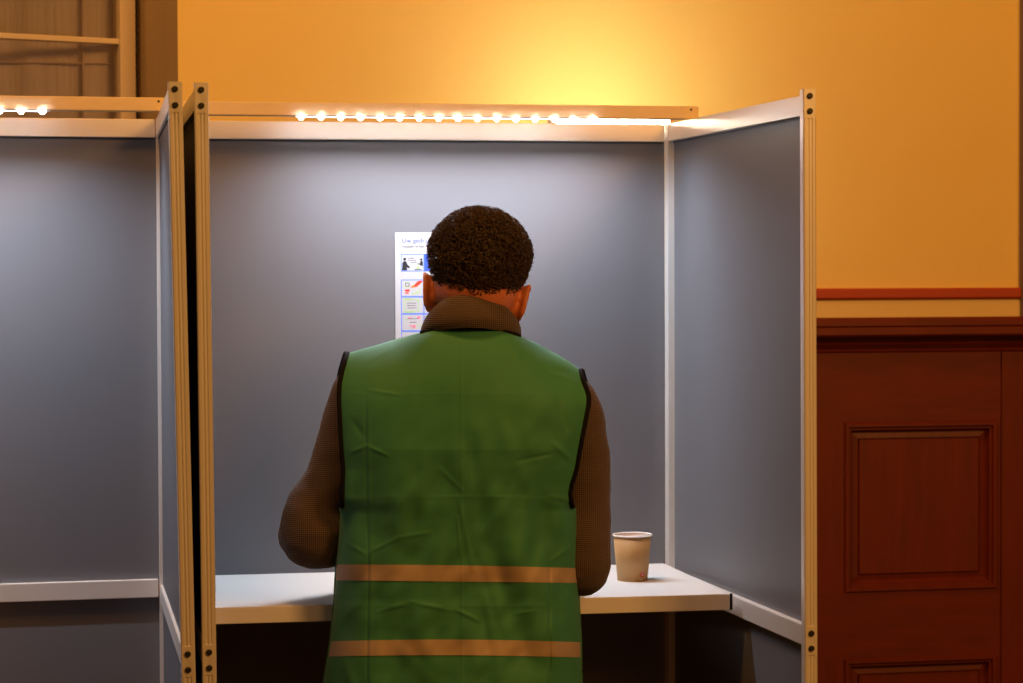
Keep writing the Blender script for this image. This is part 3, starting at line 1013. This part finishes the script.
while count < 3800:
    d = Vector((rnd.gauss(0, 1), rnd.gauss(0, 1), rnd.gauss(0, 1))).normalized()
    k = hair_keep(d)
    if k < 0.04:
        continue
    edge = min(1.0, k / 0.5)
    if d.y > 0.75 and d.z < 0.5:
        continue
    p = HC + hair_surf(d) * (0.95 + 0.035 * edge)
    nrm = Vector((d.x / 0.0835, d.y / 0.1, d.z / 0.088)).normalized()
    a, b = frame_of(nrm)
    ph = rnd.uniform(0, 6.28)
    tang = (a * math.cos(ph) + b * math.sin(ph) + Vector((0, 0, -0.6))).normalized()
    tang = (tang - nrm * tang.dot(nrm)).normalized()
    bi = nrm.cross(tang)
    ln = rnd.uniform(0.008, 0.015) * (0.35 + 0.65 * edge)
    cr = rnd.uniform(0.0020, 0.0044) * (0.3 + 0.7 * edge)
    turns = rnd.uniform(0.8, 1.7)
    sg = rnd.choice((-1, 1))
    pts = []
    for i in range(9):
        t = i / 8
        w = 2 * math.pi * turns * t
        pts.append(HT @ (p + tang * ln * t + nrm * (cr * (1 - math.cos(w)) + 0.002 * t) + bi * cr * sg * math.sin(w)))
    add_tube(bm, pts, [0.00080 * (1.15 - 0.6 * i / 8) for i in range(9)], 4, cap=False)
    count += 1
curls = bm_obj('curls', bm, M['hair_tip'], hair, smooth=True)
curls['kind'] = 'stuff'

# --- sweater
bm = bmesh.new()
torso_ring(bm, tor(0.010))
limb(bm, ARM_L)
limb(bm, ARM_R)
def folds(me):
    for v in me.vertices:
        p = v.co
        if abs(p.x) > 0.13:
            n = noise.noise(Vector((p.x * 14, p.y * 10, p.z * 26))) * 0.0035 + noise.noise(Vector((p.x * 40, p.y * 40, p.z * 60 + 5))) * 0.0012
            v.co = p + v.normal * n
sweater = fused('sweater', bm, 0.005, M['knit'], person, 3, folds)

# folded roll collar
bm = bmesh.new()
seg = 72
prof = []      # radius factor, height for the outside, then the inside
top_c = W(470, 309, 3.965) ; bot_c = W(470.5, 333, 3.962)
sections = [(0.0745, -0.006), (0.0835, 0.000), (0.0845, 0.010), (0.0840, 0.020), (0.0815, 0.030), (0.0770, 0.038), (0.0715, 0.043), (0.0655, 0.044), (0.0600, 0.040), (0.0585, 0.025), (0.0600, -0.010)]
cb_ = loc(W(470.5, 334, 3.962))
rings = []
tilt = Matrix.Rotation(R(-17), 3, 'X') @ Matrix.Rotation(R(-0.5), 3, 'Y')
for r, z in sections:
    ring = []
    for j in range(seg):
        a = 2 * math.pi * j / seg
        wob = 1 + 0.012 * math.sin(3 * a + 1) + 0.008 * math.sin(7 * a)
        v = Vector((r * 0.985 * math.cos(a) * wob, r * (1.07 if a > math.pi else 0.92) * math.sin(a) * wob, z * 1.26 - max(0, z) * 0.55 * math.cos(a) ** 2))
        v = tilt @ v
        ring.append(bm.verts.new(cb_ + v + Vector((0, 0, -0.004))))
    rings.append(ring)
for r0, r1 in zip(rings, rings[1:]):
    for j in range(seg):
        bm.faces.new((r0[j], r0[(j + 1) % seg], r1[(j + 1) % seg], r1[j]))
bm_obj('collar', bm, M['knit'], sweater, smooth=True)

# --- trousers and shoes
bm = bmesh.new()
torso_ring(bm, [(0, 0.012, 0.78, 0.150, 0.100, 2.2), (0, 0.010, 0.86, 0.170, 0.110, 2.3), (0, 0.0, 0.96, 0.163, 0.106, 2.3), (0, 0.0, 1.00, 0.158, 0.101, 2.3)])
for sx in (-1, 1):
    add_tube(bm, [(sx * 0.085, 0.01, 0.88), (sx * 0.095, 0.015, 0.70), (sx * 0.10, 0.02, 0.50), (sx * 0.105, 0.0, 0.30), (sx * 0.11, -0.01, 0.06)],
             [0.093, 0.082, 0.068, 0.062, 0.058], 20)
fused('trousers', bm, 0.008, M['trousers'], person, 4)
for sx in (-1, 1):
    bm = bmesh.new()
    add_tube(bm, [(sx * 0.110, -0.075, 0.040), (sx * 0.11, -0.04, 0.050), (sx * 0.113, 0.05, 0.045), (sx * 0.118, 0.14, 0.034), (sx * 0.12, 0.20, 0.028)],
             [0.030, 0.043, 0.047, 0.045, 0.030], 18)
    for v in bm.verts:
        v.co.z = max(v.co.z, 0.008)
    bm_obj('shoe', bm, M['shoe'], person, smooth=True)

# --- green vest
Lt = [(354, 345.5), (360, 343.5), (370, 340.5), (385, 337.5), (400, 337), (440, 339), (470, 341), (500, 340), (520, 338.5), (565, 335), (600, 333), (640, 329), (683, 322), (760, 312)]
Rt = [(371, 582), (380, 584.5), (390, 588.5), (397, 590.5), (405, 590), (420, 587), (440, 583), (470, 577.5), (485, 572.5), (495, 571), (505, 573), (515, 576.5), (560, 577), (600, 578), (640, 580), (683, 580.5), (760, 582)]
TOP = [(345, 354), (362, 349), (380, 344), (400, 338), (425, 331), (445, 327), (470, 325.5), (495, 328), (519, 335), (535, 342), (555, 353), (570, 362), (582, 371)]
HEM = 770.0
YC = 3.965
def sm(x, a, b):
    t = max(0.0, min(1.0, (x - a) / (b - a)))
    return t * t * (3 - 2 * t)
CREASES = [(367, 390, 400, 395, .0022, 1.8), (517, 461, 552, 454, -.0038, 2.0), (557, 398, 567, 430, -.004, 4), (350, 453, 366, 446, .0028, 2.2), (366, 446, 388, 456, .0028, 2.2),
           (438, 468, 463, 492, .0015, 2.6), (553, 444, 576, 464, .005, 4), (340, 541, 365, 555, .003, 2.4), (368, 553, 398, 538, .0028, 2.4), (398, 538, 430, 533, .0020, 2.4),
           (457, 518, 459, 556, .003, 2), (548, 563, 577, 543, .0035, 3), (375, 613, 410, 603, .0022, 2.4), (410, 603, 452, 612, .0024, 2.4), (453, 610, 478, 622, .003, 2.6),
           (372, 345, 350, 360, .002, 3), (400, 344, 365, 362, .002, 3), (538, 346, 572, 372, .002, 4), (548, 372, 578, 382, .002, 3), (575, 505, 548, 500, -.003, 3),
           (458, 500, 472, 570, .003, 3.5), (478, 560, 500, 640, -.0035, 6), (500, 500, 548, 650, .011, 14), (520, 465, 572, 600, -.010, 13), (475, 505, 520, 650, -.006, 10), (470, 440, 482, 520, -.005, 9), (540, 560, 560, 683, .004, 6),
           (515, 615, 535, 612, .002, 2), (340, 620, 362, 600, .002, 4), (430, 497, 520, 497, .0008, 1.5), (556, 575, 574, 590, .003, 3),(352, 420, 362, 436, -.003, 4), (470, 497, 470, 430, .001, 1.4),
           (480, 600, 487, 650, -.003, 5), (390, 640, 430, 683, .003, 8), (340, 660, 356, 700, .003, 6), (430, 470, 380, 530, .002, 7), (500, 420, 540, 520, .0045, 9)]
def seg_d(px, py, x0, y0, x1, y1):
    dx, dy = x1 - x0, y1 - y0
    t = ((px - x0) * dx + (py - y0) * dy) / (dx * dx + dy * dy)
    tc = max(0.0, min(1.0, t))
    e = abs(t - tc) * math.hypot(dx, dy)
    d = math.hypot(px - x0 - tc * dx, py - y0 - tc * dy)
    return d, 4 * tc * (1 - tc) * 0.6 + 0.4
def wrinkle(px, py):
    w = 0.0
    for x0, y0, x1, y1, a, s in CREASES:
        if abs(py - (y0 + y1) / 2) > abs(y1 - y0) / 2 + 4 * s or abs(px - (x0 + x1) / 2) > abs(x1 - x0) / 2 + 4 * s:
            continue
        d, k = seg_d(px, py, x0, y0, x1, y1)
        w += (a if s > 5 else 0.6 * a) * k * math.exp(-(d / (s if s > 5 else 0.8 * s)) ** 2)
    # sharp packing folds
    fx = 366 + 0.8 * math.sin(py / 40)
    w -= 0.0012 * math.exp(-((px - fx) / 1.2) ** 2) * sm(py, 380, 430)
    w += 0.0008 * math.exp(-((px - fx - 3) / 2.0) ** 2) * sm(py, 380, 430)
    w += 0.0006 * math.exp(-((px - 461) / 1.3) ** 2)
    w -= 0.0025 * math.exp(-((px - 549) / 1.5) ** 2) * sm(py, 545, 575)
    w += 0.0002 * math.exp(-((py - 498 - (px - 450) * 0.01) / 1.8) ** 2)
    w += 0.00025 * math.exp(-((py - 394) / 1.8) ** 2)
    w += 0.0004 * math.exp(-((py - 607) / 1.8) ** 2)
    lower = sm(py, 400, 520)
    w += (0.0030 + 0.0075 * lower) * noise.noise(Vector((px / 38, py / 95, 2.0)))
    w += (0.0014 + 0.0032 * lower) * noise.noise(Vector((px / 16 + py / 60, py / 26, 7.0)))
    return w
def vest_point(u, py, sign, lift=0.0):
    """sign -1: back (towards the camera), +1: front"""
    l, r = interp(Lt, py), interp(Rt, py)
    px = l + (r - l) * u
    top = interp(TOP, px)
    s = 2 * u - 1
    # half depth of the body at this height, leaner under the shoulder blades
    b = interp([(330, 0.10), (400, 0.118), (450, 0.128), (520, 0.124), (600, 0.122), (683, 0.134), (770, 0.142)], py)
    if sign > 0:
        b *= 0.97
    k = 0.92 + 0.08 * sm(py, 498, 514)       # open armhole above, side seam below
    e = 2.5
    prof = (1 - abs(s * k) ** e) ** (1 / e) if abs(s * k) < 1 else 0.0
    fc = 0.50 * (1 - sm(abs(px - 470), 35, 78))  # the neckline stands away from the shoulder ridge
    w = (py - top) / 74
    f = math.sqrt(max(0.0, 1 - (1 - min(1.0, max(0.0, w))) ** 2))
    f = fc + (1 - fc) * f
    wr = wrinkle(px, py) if sign < 0 else 0.004 * noise.noise(Vector((px / 30, py / 70, 20)))
    env = min(1.0, (1 - abs(s)) * 9 + 0.05) * min(1.0, 0.25 + max(0, w) * 3)
    D = YC + sign * (b * prof * f + wr * env + lift)
    return loc(W(px, py, D))
NU, NV = 300, 360
def sheet(bm, sign, y_of, nu, nv):
    g = []
    for i in range(nv + 1):
        row = []
        for j in range(nu + 1):
            u = j / nu
            row.append(bm.verts.new(vest_point(u, y_of(u, i / nv), sign)))
        g.append(row)
    for i in range(nv):
        for j in range(nu):
            bm.faces.new((g[i][j], g[i][j + 1], g[i + 1][j + 1], g[i + 1][j]))
    return g
def top_y(u):
    py = 360
    for _ in range(12):
        l, r = interp(Lt, py), interp(Rt, py)
        py = 0.5 * py + 0.5 * interp(TOP, l + (r - l) * u)
    return py
bm = bmesh.new()
gb = sheet(bm, -1, lambda u, v: top_y(u) + (HEM - top_y(u)) * v, NU, NV)
def front_top(u):
    t = top_y(u)
    l, r = interp(Lt, t), interp(Rt, t)
    px = l + (r - l) * u
    d = abs(px - 470)
    return t + (75 * (1 - d / 50) if d < 50 else 0)
gf = sheet(bm, 1, lambda u, v: front_top(u) + (HEM - front_top(u)) * v, 100, 150)
bmesh.ops.remove_doubles(bm, verts=bm.verts, dist=0.0006)
vest = bm_obj('safety_vest', bm, M['vest'], person, smooth=True)
md = vest.modifiers.new('cloth_thickness', 'SOLIDIFY')
md.thickness = 0.0014
md.offset = -1
# side gussets joining back and front under the arms
for u in (0.0, 1.0):
    bm = bmesh.new()
    prev = None
    for i in range(81):
        py = 508 + (HEM - 508) * i / 80
        a, b = vest_point(u, py, -1), vest_point(u, py, 1)
        out = Vector((0.002 if u else -0.002, 0, 0))
        cur = [bm.verts.new(a), bm.verts.new((a + b) / 2 + out), bm.verts.new(b)]
        if prev:
            for j in range(2):
                bm.faces.new((prev[j], prev[j + 1], cur[j + 1], cur[j]))
        prev = cur
    bm_obj('side_seam', bm, M['vest'], vest, smooth=True)
# black binding round both armholes and the neckline
for u in (0.0, 1.0):
    y0 = top_y(u)
    back = [vest_point(abs(u - 0.007), y0 + (507 - y0) * i / 50, -1, 0.001) for i in range(51)]
    front = [vest_point(u, y0 + (507 - y0) * i / 50, 1) for i in range(51)]
    bm = bmesh.new()
    add_tube(bm, back[::-1] + front, 0.0044, 10, flat=1.0)
    bm_obj('armhole_binding', bm, M['trim'], vest, smooth=True)
neck = []
for i in range(41):
    px = 421 + (520 - 421) * i / 40
    py = interp(TOP, px)
    l, r = interp(Lt, py), interp(Rt, py)
    neck.append(vest_point((px - l) / (r - l), py + 0.6, -1))
bm = bmesh.new()
add_tube(bm, neck, 0.0034, 10)
bm_obj('neck_binding', bm, M['trim'], vest, smooth=True)
# reflective bands
def band(ya, yb):
    bm = bmesh.new()
    n, m_ = 260, 10
    g = []
    for i in range(m_ + 1):
        row = []
        for j in range(n + 1):
            u = 0.002 + 0.996 * j / n
            py = ya(u) + (yb(u) - ya(u)) * i / m_
            row.append(bm.verts.new(vest_point(u, py, -1, 0.0011)))
        g.append(row)
    for i in range(m_):
        for j in range(n):
            bm.faces.new((g[i][j], g[i][j + 1], g[i + 1][j + 1], g[i + 1][j]))
    gfb = []
    for i in range(3):
        gfb.append([bm.verts.new(vest_point(j / 60, ya(0.5) + (yb(0.5) - ya(0.5)) * i / 2, 1, 0.0015)) for j in range(61)])
    for i in range(2):
        for j in range(60):
            bm.faces.new((gfb[i][j], gfb[i][j + 1], gfb[i + 1][j + 1], gfb[i + 1][j]))
    return bm_obj('reflective_band', bm, M['strip'], vest, smooth=True)
band(lambda u: 565.3 + 3.6 * u - 1.0 * math.sin(math.pi * u), lambda u: 581.2 + 2.6 * u)
band(lambda u: 642.5 + 1.0 * u - 2.2 * math.sin(math.pi * u * 1.0), lambda u: 657.8 + 1.0 * u - 1.6 * math.sin(math.pi * u))

bpy.context.view_layer.update()
